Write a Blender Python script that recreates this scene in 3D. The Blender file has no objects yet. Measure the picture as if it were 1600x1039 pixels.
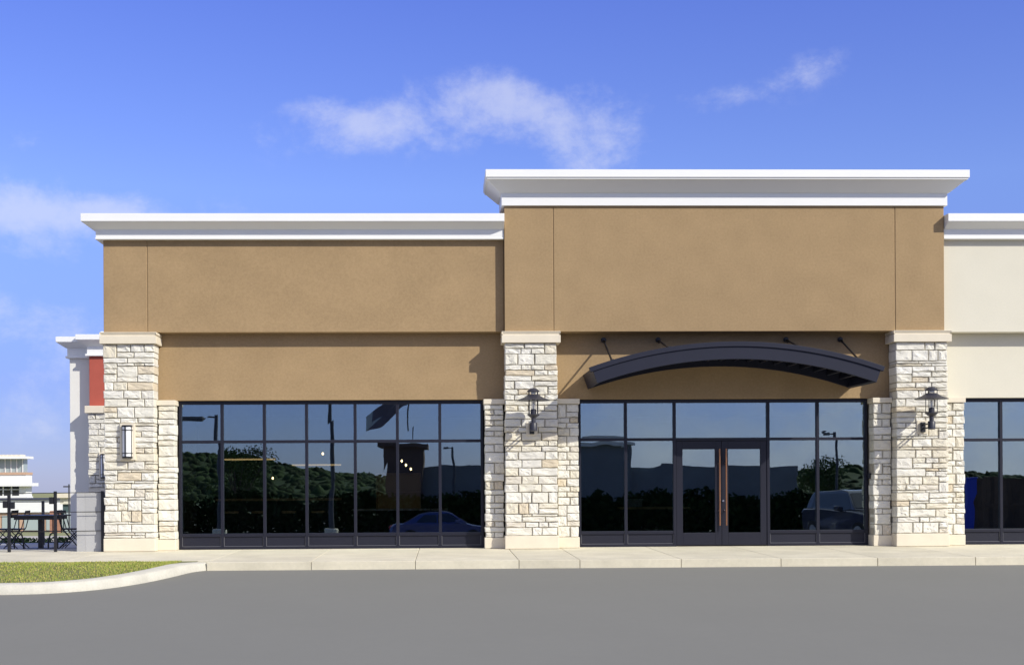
import bpy, bmesh, math, random
from mathutils import Vector, Matrix, noise as mnoise
R = math.radians
S = bpy.context.scene
COL = S.collection

# ------------------------------------------------------------------ camera
cd = bpy.data.cameras.new("camera"); cam = bpy.data.objects.new("camera", cd); COL.objects.link(cam)
cd.sensor_width = 36.0; cd.lens = 46.125
cd.shift_x = 0.0330; cd.shift_y = 0.1467
cd.clip_start = 0.1; cd.clip_end = 5000
cam.location = (0.0, -27.0, 1.36)
cam.rotation_euler = (Matrix.Rotation(-0.0265, 3, 'Z') @ Matrix.Rotation(R(90), 3, 'X') @ Matrix.Rotation(-0.00536, 3, 'Z')).to_euler()
S.camera = cam

# ------------------------------------------------------------------ light
SUN_DIR = Vector((1.17, -1.0, 1.0)).normalized()
EL = math.asin(SUN_DIR.z); ROT = math.atan2(SUN_DIR.x, SUN_DIR.y)
sd = bpy.data.lights.new("sun", 'SUN'); sun = bpy.data.objects.new("sun", sd); COL.objects.link(sun)
sd.energy = 4.9; sd.angle = R(0.5); sd.color = (1.0, 0.96, 0.865)
sun.rotation_euler = (-SUN_DIR).to_track_quat('-Z', 'Y').to_euler()
sun.location = (30, -30, 40)
S.view_settings.view_transform = 'Standard'; S.view_settings.look = 'None'
S.view_settings.gamma = 1.0; S.view_settings.exposure = -0.06
S.view_settings.use_curve_mapping = False

W = bpy.data.worlds.new("World"); S.world = W; W.use_nodes = True
nt = W.node_tree; nt.nodes.clear(); L = nt.links

def N(t, **kw):
    n = nt.nodes.new(t)
    for k, v in kw.items(): setattr(n, k, v)
    return n
def M(op, a, b=None, c=None):
    n = N('ShaderNodeMath', operation=op)
    for i, v in enumerate((a, b, c)):
        if v is None: continue
        if isinstance(v, (int, float)): n.inputs[i].default_value = v
        else: L.new(v, n.inputs[i])
    return n.outputs[0]
tc = N('ShaderNodeTexCoord'); sep = N('ShaderNodeSeparateXYZ'); L.new(tc.outputs['Generated'], sep.inputs[0])
X, Y, Z = sep.outputs
hyp = M('SQRT', M('ADD', M('MULTIPLY', X, X), M('MULTIPLY', Y, Y)))
AZ = M('ARCTAN2', X, Y); EV = M('DIVIDE', Z, M('MAXIMUM', hyp, 0.001))
sky = N('ShaderNodeTexSky', sky_type='NISHITA', sun_disc=False, sun_elevation=EL, sun_rotation=ROT,
        altitude=100.0, air_density=1.0, dust_density=0.15, ozone_density=3.0)
tint = N('ShaderNodeMix', data_type='RGBA', blend_type='MULTIPLY'); tint.inputs[0].default_value = 1.0
L.new(sky.outputs[0], tint.inputs[6]); tint.inputs[7].default_value = (1.72, 1.78, 3.12, 1)
# the sky stays blue right down to the horizon
hcol = N('ShaderNodeValToRGB'); L.new(M('MULTIPLY', EV, 2.0), hcol.inputs[0])
for k_, (p_, c_) in enumerate([(0.0, (0.255, 0.29, 0.335)), (0.15, (0.295, 0.31, 0.352)), (0.44, (0.575, 0.56, 0.505)), (0.78, (0.51, 0.495, 0.56)), (1.0, (0.5, 0.5, 0.5))]):
    e_ = hcol.color_ramp.elements[k_] if k_ < 2 else hcol.color_ramp.elements.new(p_)
    e_.position = p_; e_.color = (*c_, 1)
tin2 = N('ShaderNodeMix', data_type='RGBA', blend_type='MULTIPLY'); tin2.inputs[0].default_value = 1.0
L.new(tint.outputs[2], tin2.inputs[6]); L.new(hcol.outputs[0], tin2.inputs[7])
# soft cloud texture over the whole dome, stretched sideways
mp = N('ShaderNodeCombineXYZ'); L.new(M('MULTIPLY', AZ, 7.5), mp.inputs[0]); L.new(M('MULTIPLY', EV, 9.5), mp.inputs[1])
nz = N('ShaderNodeTexNoise'); nz.inputs['Scale'].default_value = 1.6; nz.inputs['Detail'].default_value = 9
nz.inputs['Roughness'].default_value = 0.66; nz.inputs['Distortion'].default_value = 0.12
L.new(mp.outputs[0], nz.inputs['Vector'])
nzb = N('ShaderNodeTexNoise'); nzb.inputs['Scale'].default_value = 0.45; nzb.inputs['Detail'].default_value = 4
L.new(mp.outputs[0], nzb.inputs['Vector'])
def smooth(v, a, b):
    n = N('ShaderNodeMapRange', interpolation_type='SMOOTHSTEP'); L.new(v, n.inputs[0])
    n.inputs[1].default_value = a; n.inputs[2].default_value = b
    return n.outputs[0]
# cloud banks: azimuth, elevation, half sizes, tilt, weight
CL = [(-0.030, 0.276, 0.085, 0.022, 0.10, 0.95), (0.042, 0.300, 0.026, 0.020, 0.0, 0.7), (0.100, 0.258, 0.050, 0.034, 0.0, 0.85),
      (-0.095, 0.281, 0.028, 0.013, 0.0, 0.45), (0.212, 0.284, 0.038, 0.013, 0.1, 0.50), (0.280, 0.304, 0.028, 0.016, 0.25, 0.38), (-0.303, 0.250, 0.030, 0.015, 0.1, 0.45),
      (-0.265, 0.200, 0.100, 0.016, -0.03, 0.95), (-0.320, 0.180, 0.070, 0.024, 0.0, 0.70), (-0.318, 0.120, 0.075, 0.020, -0.1, 0.85),
      (-0.310, 0.072, 0.090, 0.020, 0.0, 0.5), (-0.30, 0.035, 0.09, 0.015, 0, 0.45)]
tot = None
for a0, e0, ra, re, tl, w in CL:
    da = M('SUBTRACT', AZ, a0); de = M('SUBTRACT', M('SUBTRACT', EV, e0), M('MULTIPLY', da, tl))
    qa = M('DIVIDE', da, ra); qe = M('DIVIDE', de, re)
    g = M('MULTIPLY', M('EXPONENT', M('MULTIPLY', M('ADD', M('MULTIPLY', qa, qa), M('MULTIPLY', qe, qe)), -0.8)), w)
    tot = g if tot is None else M('ADD', tot, g)
front = M('MULTIPLY', smooth(M('ADD', tot, M('MULTIPLY', M('SUBTRACT', nz.outputs[0], 0.5), 2.7)), 0.30, 1.25), smooth(tot, 0.02, 0.35))
back = M('MULTIPLY', smooth(Y, 0.15, -0.45), M('MULTIPLY', M('ADD', M('MULTIPLY', smooth(nzb.outputs[0], 0.38, 0.60), 0.7), 0.3), M('ADD', M('MULTIPLY', smooth(nz.outputs[0], 0.32, 0.68), 0.8), 0.2)))
# unseen bright cloud cover added high in the south to lift ambient light
fill_cloud = M('MULTIPLY', M('MULTIPLY', smooth(Y, 0.10, -0.30), smooth(EV, 0.14, 0.45)), M('ADD', M('MULTIPLY', smooth(nz.outputs[0], 0.3, 0.7), 0.45), 0.45))
low = M('MULTIPLY', M('EXPONENT', M('MULTIPLY', EV, -9.0)), 0.06)
cf = M('MINIMUM', M('ADD', M('ADD', M('ADD', fill_cloud, M('MULTIPLY', front, 0.50)), M('MULTIPLY', back, M('ADD', M('MULTIPLY', smooth(X, -0.03, 0.12), 0.80), 0.04))), low), 0.9)
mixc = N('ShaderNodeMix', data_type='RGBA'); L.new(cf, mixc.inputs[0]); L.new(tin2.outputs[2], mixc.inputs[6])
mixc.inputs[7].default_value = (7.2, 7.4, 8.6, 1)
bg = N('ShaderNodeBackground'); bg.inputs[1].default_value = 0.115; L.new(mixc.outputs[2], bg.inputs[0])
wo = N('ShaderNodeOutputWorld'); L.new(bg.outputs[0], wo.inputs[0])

# ------------------------------------------------------------------ materials
MATS = {}
def mat(name, col, rough=0.7, var=0.0, vscale=3.0, bump=0.0, bscale=60.0, metal=0.0, island=0.0, spec=0.5, fine=0.0, stops=None, coat=0.0):
    if name in MATS: return MATS[name]
    m = bpy.data.materials.new(name); m.use_nodes = True; MATS[name] = m
    t = m.node_tree; b = t.nodes['Principled BSDF']; lk = t.links
    b.inputs['Base Color'].default_value = (*col, 1); b.inputs['Roughness'].default_value = rough
    b.inputs['Metallic'].default_value = metal; b.inputs['Specular IOR Level'].default_value = spec
    b.inputs['Coat Weight'].default_value = coat
    g = t.nodes.new('ShaderNodeNewGeometry')
    def noise(scale, detail=5, rough=0.55):
        n = t.nodes.new('ShaderNodeTexNoise'); n.inputs['Scale'].default_value = scale
        n.inputs['Detail'].default_value = detail; n.inputs['Roughness'].default_value = rough
        lk.new(g.outputs['Position'], n.inputs['Vector']); return n.outputs[0]
    def mulc(a, fac_out, lo, hi):
        r = t.nodes.new('ShaderNodeMapRange'); lk.new(fac_out, r.inputs[0])
        r.inputs[1].default_value = 0.25; r.inputs[2].default_value = 0.75
        r.inputs[3].default_value = lo; r.inputs[4].default_value = hi
        mx = t.nodes.new('ShaderNodeMix'); mx.data_type = 'RGBA'; mx.blend_type = 'MULTIPLY'; mx.inputs[0].default_value = 1
        if isinstance(a, tuple): mx.inputs[6].default_value = (*a, 1)
        else: lk.new(a, mx.inputs[6])
        lk.new(r.outputs[0], mx.inputs[7]); return mx.outputs[2]
    c = tuple(col)
    if stops:
        cr = t.nodes.new('ShaderNodeValToRGB'); lk.new(g.outputs['Random Per Island'], cr.inputs[0])
        while len(cr.color_ramp.elements) < len(stops): cr.color_ramp.elements.new(0.5)
        for e, (p, cc) in zip(cr.color_ramp.elements, stops): e.position = p; e.color = (*cc, 1)
        c = cr.outputs[0]
    if var: c = mulc(c, noise(vscale), 1 - var, 1 + var)
    if fine: c = mulc(c, noise(vscale * 14, 3), 1 - fine, 1 + fine)
    if island: c = mulc(c, g.outputs['Random Per Island'], 1 - island, 1 + island)
    if not isinstance(c, tuple): lk.new(c, b.inputs['Base Color'])
    if bump:
        bp = t.nodes.new('ShaderNodeBump'); bp.inputs['Strength'].default_value = bump; bp.inputs['Distance'].default_value = 0.01
        lk.new(noise(bscale, 4, 0.6), bp.inputs['Height']); lk.new(bp.outputs[0], b.inputs['Normal'])
    return m
def emis(name, col, s):
    m = bpy.data.materials.new(name); m.use_nodes = True
    b = m.node_tree.nodes['Principled BSDF']; b.inputs['Base Color'].default_value = (*col, 1)
    b.inputs['Emission Color'].default_value = (*col, 1); b.inputs['Emission Strength'].default_value = s
    MATS[name] = m; return m

TAN = mat('tan_stucco', (0.343, 0.240, 0.131), 0.92, var=0.075, vscale=1.6, bump=0.5, bscale=95, spec=0.15, fine=0.09)
CREAM = mat('cream_stucco', (0.66, 0.625, 0.515), 0.92, var=0.02, vscale=1.8, bump=0.35, bscale=90, spec=0.15, fine=0.02)
WHITE = mat('white_trim', (0.785, 0.785, 0.77), 0.6, var=0.015, vscale=1.5, bump=0.06, bscale=40, spec=0.3)
STONE = mat('cream_limestone', (0.7, 0.62, 0.5), 0.9, var=0.10, vscale=9, bump=0.9, bscale=38, spec=0.15, fine=0.07,
            stops=[(0.0, (0.68, 0.645, 0.545)), (0.3, (0.735, 0.71, 0.635)), (0.55, (0.69, 0.66, 0.57)), (0.72, (0.67, 0.615, 0.49)),
                   (0.82, (0.74, 0.72, 0.655)), (0.94, (0.63, 0.60, 0.53)), (1.0, (0.62, 0.53, 0.385))])
MORTAR = mat('mortar', (0.43, 0.39, 0.31), 0.95, var=0.2, vscale=12, bump=0.6, bscale=60)
CAST = mat('cast_stone', (0.70, 0.63, 0.50), 0.85, var=0.045, vscale=4, bump=0.25, bscale=70, spec=0.2, fine=0.03)
CONC = mat('pale_concrete', (0.64, 0.588, 0.45), 0.9, var=0.13, vscale=1.3, bump=0.4, bscale=70, spec=0.2, fine=0.05, island=0.03)
KERB = mat('white_kerb_concrete', (0.54, 0.515, 0.435), 0.9, var=0.14, vscale=2.2, bump=0.4, bscale=60, spec=0.2, fine=0.07)
ROAD = mat('smooth_asphalt', (0.209, 0.206, 0.182), 0.95, var=0.02, vscale=0.5, bump=0.05, bscale=150, spec=0.1, fine=0.012)
FRAME = mat('dark_bronze_aluminium', (0.0098, 0.0105, 0.0205), 0.45, metal=0.0, spec=0.35, var=0.05, vscale=3)
PANEL = mat('dark_panel', (0.011, 0.0118, 0.0225), 0.5, spec=0.35, var=0.08, vscale=2)
CANOPY = mat('charcoal_painted_steel', (0.0115, 0.0132, 0.0275), 0.55, spec=0.3, var=0.06, vscale=4, bump=0.03, bscale=12)
HILITE = mat('bead_highlight', (0.13, 0.13, 0.14), 0.35, spec=0.5)  # paler than the frame: edge highlights painted into the strip colour
BLACK = mat('black_metal', (0.012, 0.012, 0.015), 0.4, spec=0.5, var=0.1, vscale=6)
LAMPMET = mat('lantern_metal', (0.030, 0.030, 0.042), 0.45, spec=0.5, var=0.1, vscale=9)
COPPER = mat('copper_pull', (0.42, 0.195, 0.095), 0.33, metal=0.85, var=0.1, vscale=8)
CHROME = mat('chrome', (0.75, 0.75, 0.76), 0.25, metal=1.0)
LAMPGL = mat('frosted_tube', (0.80, 0.80, 0.80), 0.3, spec=0.5)
OFFW = mat('off_white_stucco', (0.72, 0.705, 0.655), 0.9, var=0.03, vscale=2, bump=0.3, bscale=90, spec=0.15)
RED = mat('red_stucco', (0.41, 0.10, 0.072), 0.9, var=0.05, vscale=3, bump=0.4, bscale=90, spec=0.15, fine=0.04)
GREY = mat('grey_render', (0.40, 0.40, 0.40), 0.9, var=0.06, vscale=2.5, bump=0.2, bscale=80, spec=0.2, island=0.02)
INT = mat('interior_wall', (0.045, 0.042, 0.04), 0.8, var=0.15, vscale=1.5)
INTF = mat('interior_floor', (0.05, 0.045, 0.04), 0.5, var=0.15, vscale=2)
WOOD = mat('oak', (0.68, 0.43, 0.19), 0.55, var=0.2, vscale=7)
PBRICK = mat('pale_brick', (0.50, 0.33, 0.23), 0.9, var=0.1)
BRICK = mat('brick', (0.34, 0.17, 0.11), 0.9, var=0.12, vscale=3, island=0.1)
FOL = mat('foliage', (0.05, 0.085, 0.022), 0.7, var=0.4, vscale=0.5, island=0.35, spec=0.25)
HEDGE = mat('hedge_leaves', (0.022, 0.038, 0.012), 0.9, var=0.4, vscale=0.5, island=0.3, spec=0.0)
WOODS = mat('woodland_crowns', (0.024, 0.040, 0.012), 0.9, var=0.5, vscale=0.35, island=0.4, spec=0.1, bump=1.0, bscale=1.2)
BARK = mat('bark', (0.09, 0.065, 0.045), 0.9, var=0.3, vscale=9, bump=0.6, bscale=30)
GRASS = mat('grass_blades', (0.17, 0.23, 0.05), 0.8, var=0.2, vscale=1.1, spec=0.2,
            stops=[(0.0, (0.20, 0.28, 0.04)), (0.45, (0.28, 0.33, 0.06)), (0.75, (0.40, 0.37, 0.10)), (1.0, (0.48, 0.40, 0.15))])
SOIL = mat('turf_soil', (0.16, 0.16, 0.06), 0.95, var=0.3, vscale=3, bump=0.6, bscale=40, fine=0.2)
FIELD = mat('distant_field', (0.27, 0.27, 0.10), 0.95, var=0.2, vscale=0.15, fine=0.1)
MEADOW = mat('dark_meadow', (0.06, 0.08, 0.03), 0.95, var=0.3, vscale=0.1)
PATH = mat('pale_path', (0.50, 0.46, 0.38), 0.9, var=0.06, vscale=0.8)
JOINT = mat('dark_joint', (0.09, 0.08, 0.065), 0.95)
PATIO = mat('patio_concrete', (0.42, 0.41, 0.40), 0.9, var=0.08, vscale=1.2, fine=0.04)
PANE_FAR = mat('far_glass', (0.36, 0.42, 0.42), 0.15, spec=0.6)
DARKGL = mat('dark_glass', (0.015, 0.018, 0.022), 0.05, spec=0.8)
BLUE = mat('blue_car_paint', (0.022, 0.04, 0.17), 0.25, coat=0.8)
NAVY = mat('dark_car_paint', (0.020, 0.024, 0.045), 0.22, coat=0.9)
TYRE = mat('tyre_rubber', (0.018, 0.018, 0.018), 0.85)
RIM = mat('alloy_rim', (0.5, 0.5, 0.52), 0.3, metal=0.9)
LENS = mat('lamp_lens', (0.7, 0.72, 0.75), 0.1, spec=0.8)
TAIL = mat('tail_lens', (0.35, 0.01, 0.01), 0.15, spec=0.7)
POLEM = mat('pole_metal', (0.05, 0.05, 0.055), 0.5)
GRAYW = mat('grey_block', (0.16, 0.165, 0.155), 0.9, var=0.12, vscale=0.8)
BROWNW = mat('brown_block', (0.10, 0.062, 0.045), 0.9, var=0.12, vscale=0.8)
FENCEW = mat('brown_fence_wood', (0.10, 0.062, 0.035), 0.85, var=0.25, vscale=2, island=0.3)
BLUEP = mat('blue_plastic', (0.015, 0.045, 0.42), 0.5)
FLAGD = mat('flag_dark', (0.15, 0.12, 0.13), 0.8)
FLAGL = mat('flag_light', (0.45, 0.48, 0.44), 0.8)
LIN = emis('linear_light', (0.75, 0.48, 0.20), 1.2)
GLOW = emis('shelf_light', (0.40, 0.28, 0.12), 0.04)
BULB = emis('ceiling_bulb', (1.0, 0.72, 0.36), 12.0)

def glass_mat():
    m = bpy.data.materials.new('window_glass'); m.use_nodes = True; t = m.node_tree; t.nodes.clear(); lk = t.links
    o = t.nodes.new('ShaderNodeOutputMaterial'); mx = t.nodes.new('ShaderNodeMixShader')
    tr = t.nodes.new('ShaderNodeBsdfTransparent'); tr.inputs[0].default_value = (0.72, 0.75, 0.74, 1)
    gl = t.nodes.new('ShaderNodeBsdfGlossy'); gl.inputs[0].default_value = (0.85, 1.0, 1.0, 1); gl.inputs['Roughness'].default_value = 0.0
    lw = t.nodes.new('ShaderNodeLayerWeight'); lw.inputs[0].default_value = 0.25
    r = t.nodes.new('ShaderNodeMapRange'); lk.new(lw.outputs['Facing'], r.inputs[0])
    r.inputs[3].default_value = 0.275; r.inputs[4].default_value = 0.9
    g = t.nodes.new('ShaderNodeNewGeometry'); n = t.nodes.new('ShaderNodeTexNoise')
    n.noise_dimensions = '4D'; n.inputs['Scale'].default_value = 1.5; n.inputs['Detail'].default_value = 1
    lk.new(g.outputs['Position'], n.inputs['Vector'])
    mm = t.nodes.new('ShaderNodeMath'); mm.operation = 'MULTIPLY'; mm.inputs[1].default_value = 37.0
    lk.new(g.outputs['Random Per Island'], mm.inputs[0]); lk.new(mm.outputs[0], n.inputs['W'])
    b = t.nodes.new('ShaderNodeBump'); b.inputs['Strength'].default_value = 1.0; b.inputs['Distance'].default_value = 0.0010
    lk.new(n.outputs[0], b.inputs['Height']); lk.new(b.outputs[0], gl.inputs['Normal'])
    lk.new(r.outputs[0], mx.inputs[0]); lk.new(tr.outputs[0], mx.inputs[1]); lk.new(gl.outputs[0], mx.inputs[2]); lk.new(mx.outputs[0], o.inputs[0])
    return m
GLASS = glass_mat()
def lampglass_mat():
    m = bpy.data.materials.new('lantern_glass'); m.use_nodes = True; t = m.node_tree; t.nodes.clear()
    o = t.nodes.new('ShaderNodeOutputMaterial'); mx = t.nodes.new('ShaderNodeMixShader'); mx.inputs[0].default_value = 0.28
    tr = t.nodes.new('ShaderNodeBsdfTransparent'); d = t.nodes.new('ShaderNodeBsdfPrincipled')
    d.inputs['Base Color'].default_value = (0.8, 0.8, 0.82, 1); d.inputs['Roughness'].default_value = 0.15
    t.links.new(tr.outputs[0], mx.inputs[1]); t.links.new(d.outputs[0], mx.inputs[2]); t.links.new(mx.outputs[0], o.inputs[0])
    return m
LGLASS = lampglass_mat()

# ------------------------------------------------------------------ builders
class MB:
    def __init__(s): s.v = []; s.f = []
    def add(s, vs, fs):
        o = len(s.v); s.v += [tuple(v) for v in vs]; s.f += [tuple(i + o for i in f) for f in fs]; return s
    def box(s, x0, x1, y0, y1, z0, z1):
        return s.add([(x0, y0, z0), (x1, y0, z0), (x1, y1, z0), (x0, y1, z0), (x0, y0, z1), (x1, y0, z1), (x1, y1, z1), (x0, y1, z1)],
                     [(0, 3, 2, 1), (4, 5, 6, 7), (0, 1, 5, 4), (1, 2, 6, 5), (2, 3, 7, 6), (3, 0, 4, 7)])
    def prism(s, pts, d, off=(0, 0, 0)):
        """closed polygon of 3-D points extruded by vector d"""
        n = len(pts); a = [Vector(p) + Vector(off) for p in pts]; b = [p + Vector(d) for p in a]
        return s.add(a + b, [tuple(range(n))[::-1], tuple(range(n, 2 * n))] + [(i, (i + 1) % n, n + (i + 1) % n, n + i) for i in range(n)])
    def tube(s, pts, r, n=8, closed=False):
        pts = [Vector(p) for p in pts]; rs = r if isinstance(r, (list, tuple)) else [r] * len(pts)
        rings = []; K = len(pts); vs = []
        for i, p in enumerate(pts):
            if closed: t = pts[(i + 1) % K] - pts[i - 1]
            else: t = pts[min(i + 1, K - 1)] - pts[max(i - 1, 0)]
            t.normalize(); u = t.orthogonal().normalized() if i == 0 else (u - t * u.dot(t)).normalized()
            w = t.cross(u)
            vs += [p + (u * math.cos(2 * math.pi * k / n) + w * math.sin(2 * math.pi * k / n)) * rs[i] for k in range(n)]
        fs = [(i * n + k, i * n + (k + 1) % n, ((i + 1) % K) * n + (k + 1) % n, ((i + 1) % K) * n + k) for i in range(K if closed else K - 1) for k in range(n)]
        if not closed: fs += [tuple(range(n))[::-1], tuple(range((K - 1) * n, K * n))]
        return s.add(vs, fs)
    def lathe(s, prof, c=(0, 0, 0), n=24):
        """prof: (radius, z) from bottom to top, around the vertical through c"""
        K = len(prof)
        vs = [(c[0] + r * math.cos(2 * math.pi * k / n), c[1] + r * math.sin(2 * math.pi * k / n), c[2] + z) for r, z in prof for k in range(n)]
        fs = [(i * n + k, i * n + (k + 1) % n, (i + 1) * n + (k + 1) % n, (i + 1) * n + k) for i in range(K - 1) for k in range(n)]
        fs += [tuple(range(n))[::-1], tuple(range((K - 1) * n, K * n))]
        return s.add(vs, fs)
    def disc_x(s, c, r, w, n=24):
        """cylinder with its axis along Y (a wheel)"""
        vs = [(c[0] + r * math.cos(2 * math.pi * k / n), c[1] + y, c[2] + r * math.sin(2 * math.pi * k / n)) for y in (-w / 2, w / 2) for k in range(n)]
        return s.add(vs, [tuple(range(n)), tuple(range(n, 2 * n))[::-1]] + [(k, n + k, n + (k + 1) % n, (k + 1) % n) for k in range(n)])
    def build(s, name, m, parent=None, bevel=0.0, smooth=False, seg=2):
        base = Vector((0, 0, 0)); p = parent
        while p is not None and p.parent is not None: p = p.parent
        if p is not None: base = p.location
        me = bpy.data.meshes.new(name); me.from_pydata([(a - base.x, b - base.y, c - base.z) for a, b, c in s.v], [], s.f)
        b = bmesh.new(); b.from_mesh(me); bmesh.ops.recalc_face_normals(b, faces=b.faces); b.to_mesh(me); b.free()
        me.materials.append(m)
        o = bpy.data.objects.new(name, me); COL.objects.link(o)
        if parent is not None: o.parent = parent
        if smooth:
            for q in me.polygons: q.use_smooth = True
            me.set_sharp_from_angle(angle=R(40))
        if bevel:
            bv = o.modifiers.new('bevel', 'BEVEL'); bv.width = bevel; bv.segments = seg; bv.limit_method = 'ANGLE'; bv.angle_limit = R(40)
        return o
def tag(o, label=None, cat=None, group=None, kind=None):
    if label: o['label'] = label
    if cat: o['category'] = cat
    if group: o['group'] = group
    if kind: o['kind'] = kind
    return o
def thing(name, label, cat, loc, group=None):
    o = bpy.data.objects.new(name, None); COL.objects.link(o); o.location = loc; o.empty_display_size = 0.2
    return tag(o, label, cat, group)
def copy_tree(o, parent=None):
    c = o.copy(); COL.objects.link(c)
    if parent is not None: c.parent = parent
    for ch in o.children: copy_tree(ch, c)
    return c
def lab(o, s): o['label'] = s; return o

def stones(x0, x1, z0, z1, yf, yb, seed, cw=0.068):
    """random ashlar: every stone is a block with a chipped rough face, running back from yf to yb"""
    rnd = random.Random(seed); mb = MB()
    nx = max(3, round((x1 - x0) / cw)); nzz = max(3, round((z1 - z0) / 0.0555)); cx = (x1 - x0) / nx; cz = (z1 - z0) / nzz
    occ = [[0] * nx for _ in range(nzz)]; sid = 0
    for j in range(nzz):
        for i in range(nx):
            if occ[j][i]: continue
            run = 0
            while i + run < nx and not occ[j][i + run]: run += 1
            best = None
            for w in rnd.sample((3, 4, 4, 5, 5, 6, 7, 8, 9), 9):
                w = min(w, run); rest = run - w; bad = 0
                if rest in (1, 2): bad += 3
                if w < 3 and run >= 3: bad += 5
                if rest and j and occ[j - 1][i + w - 1] != occ[j - 1][i + w]: bad += 2
                if w >= nx - 1 and nx > 4: bad += 1
                if best is None or bad < best[0]: best = (bad, w)
            w = best[1]
            h = rnd.choice((2, 2, 2, 3, 3, 4)) if w < 7 else rnd.choice((1, 2, 2, 3))
            if occ[j][i - 1] and i and rnd.random() < 0.75:      # courses mostly run on level
                h0 = 0; q = j
                while q < nzz and occ[q][i - 1] == occ[j][i - 1]: h0 += 1; q += 1
                if 1 <= h0 <= 4: h = h0
            h = min(h, nzz - j)
            if nzz - j - h == 1: h += 1
            sid += 1
            for jj in range(j, j + h):
                for ii in range(i, i + w): occ[jj][ii] = sid
            a0, a1, b0, b1 = x0 + i * cx, x0 + (i + w) * cx, z0 + j * cz, z0 + (j + h) * cz
            g = 0.0028
            jt = lambda k=0.012: rnd.uniform(-k, k)
            L_ = i == 0; R_ = i + w == nx
            pr = rnd.uniform(0.0, 0.026)
            n = 4
            per = []
            xl0 = a0 + (g if not L_ else rnd.uniform(-0.006, 0.02)); xr0 = a1 - (g if not R_ else rnd.uniform(-0.006, 0.02))
            zl, zh = b0 + g, b1 - g
            c = [(xl0 + abs(jt()) , zl + abs(jt(0.008))), (xr0 - abs(jt()), zl + abs(jt(0.008))), (xr0 - abs(jt()), zh - abs(jt(0.010))), (xl0 + abs(jt()), zh - abs(jt(0.010)))]
            for k in range(4):
                p, q = c[k], c[(k + 1) % 4]; m = n if k % 2 == 0 else 2
                for e in range(m):
                    f = e / m
                    per.append((p[0] + (q[0] - p[0]) * f + (jt(0.006) if k % 2 and e else 0), p[1] + (q[1] - p[1]) * f + (jt(0.006) if e and k % 2 == 0 else 0)))
            mx, mz = (xl0 + xr0) / 2, (zl + zh) / 2; K = len(per)
            vs = [(x, yb, z) for x, z in per]
            vs += [(x, yf - pr * 0.55 + 0.006 + rnd.uniform(-0.003, 0.003), z) for x, z in per]
            hw, hh = (xr0 - xl0) / 2, (zh - zl) / 2
            vs += [(mx + (x - mx) * (1 - 0.012 / hw), yf - pr - rnd.uniform(0.0, 0.012), mz + (z - mz) * (1 - 0.010 / hh)) for x, z in per]
            tilt = rnd.uniform(-0.012, 0.012)
            vs += [(mx + (x - mx) * 0.45, yf - pr - rnd.uniform(0.0, 0.016) + tilt * (x - mx) / hw, mz + (z - mz) * 0.4) for x, z in per]
            fs = [(r * K + k, r * K + (k + 1) % K, (r + 1) * K + (k + 1) % K, (r + 1) * K + k) for r in range(3) for k in range(K)]
            fs += [tuple(range(3 * K, 4 * K))]
            mb.add(vs, fs)
    return mb

# ------------------------------------------------------------------ the ground
def zroad(y): return -0.17 + 0.045 * (max(y, -60.0) + 3.6)
def znorth(y): return -0.006 - 0.0325 * max(0.0, y - 0.6)
def sheet(name, x0, x1, ys, zf, m, nx=1):
    mb = MB(); xs = [x0 + (x1 - x0) * i / nx for i in range(nx + 1)]
    vs = [(x, y, zf(y)) for y in ys for x in xs]; W_ = nx + 1
    mb.add(vs, [(j * W_ + i, j * W_ + i + 1, (j + 1) * W_ + i + 1, (j + 1) * W_ + i) for j in range(len(ys) - 1) for i in range(nx)])
    return tag(mb.build(name, m), kind='structure')
sheet('road', -400, 400, [-120, -60, -40, -20, -10, -5, -3.6, -3.0], lambda y: zroad(y), ROAD)
sheet('ground', -2500, 2500, [-2500, -700, -400, -121, -119.9], lambda y: -2.75 - 0.0, MEADOW)
sheet('terrain', -2500, 2500, [0.55, 5, 20, 60, 120, 200, 400, 1200, 4000], lambda y: znorth(y) - 0.03 if y < 250 else znorth(250) - 0.03 - 0.004 * (y - 250), FIELD)
sheet('patio', -40, -6.95, [0.55, 5, 10, 15.0], lambda y: znorth(y) + 0.008, PATIO)
sheet('path', -120, -8, [17.6, 30, 52], lambda y: znorth(y) + 0.01, PATH)
# pavement slabs with open joints, each slab carrying its own kerb edge
JX = [-4.21, -2.36, -0.51, 1.34, 2.43, 4.25, 6.05, 7.80, 9.58, 11.36, 13.15, 14.95, 16.75, 18.6, 20.4, 24.0]
pv = MB()
def slab(x0, x1, y0):
    g = 0.0045
    pv.add([(x0 + g, y0, -0.30), (x1 - g, y0, -0.30), (x1 - g, 0.9, -0.30), (x0 + g, 0.9, -0.30),
            (x0 + g, y0, -0.022), (x1 - g, y0, -0.022), (x1 - g, 0.9, 0.0), (x0 + g, 0.9, 0.0)],
           [(0, 3, 2, 1), (4, 5, 6, 7), (0, 1, 5, 4), (1, 2, 6, 5), (2, 3, 7, 6), (3, 0, 4, 7)])
for a, b in zip(JX, JX[1:]): slab(a, b, -3.6)
for a, b in ((-6.9, -4.21), (-10.0, -6.9), (-14, -10.0), (-20, -14), (-40, -20)): slab(a, b, -3.05)
tag(pv.build('pavement', CONC, bevel=0.007), kind='structure')
sub = MB(); sub.box(-40, 24, -2.9, 0.5, -0.4, -0.03); tag(sub.build('pavement_bed', JOINT), kind='structure')

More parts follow.
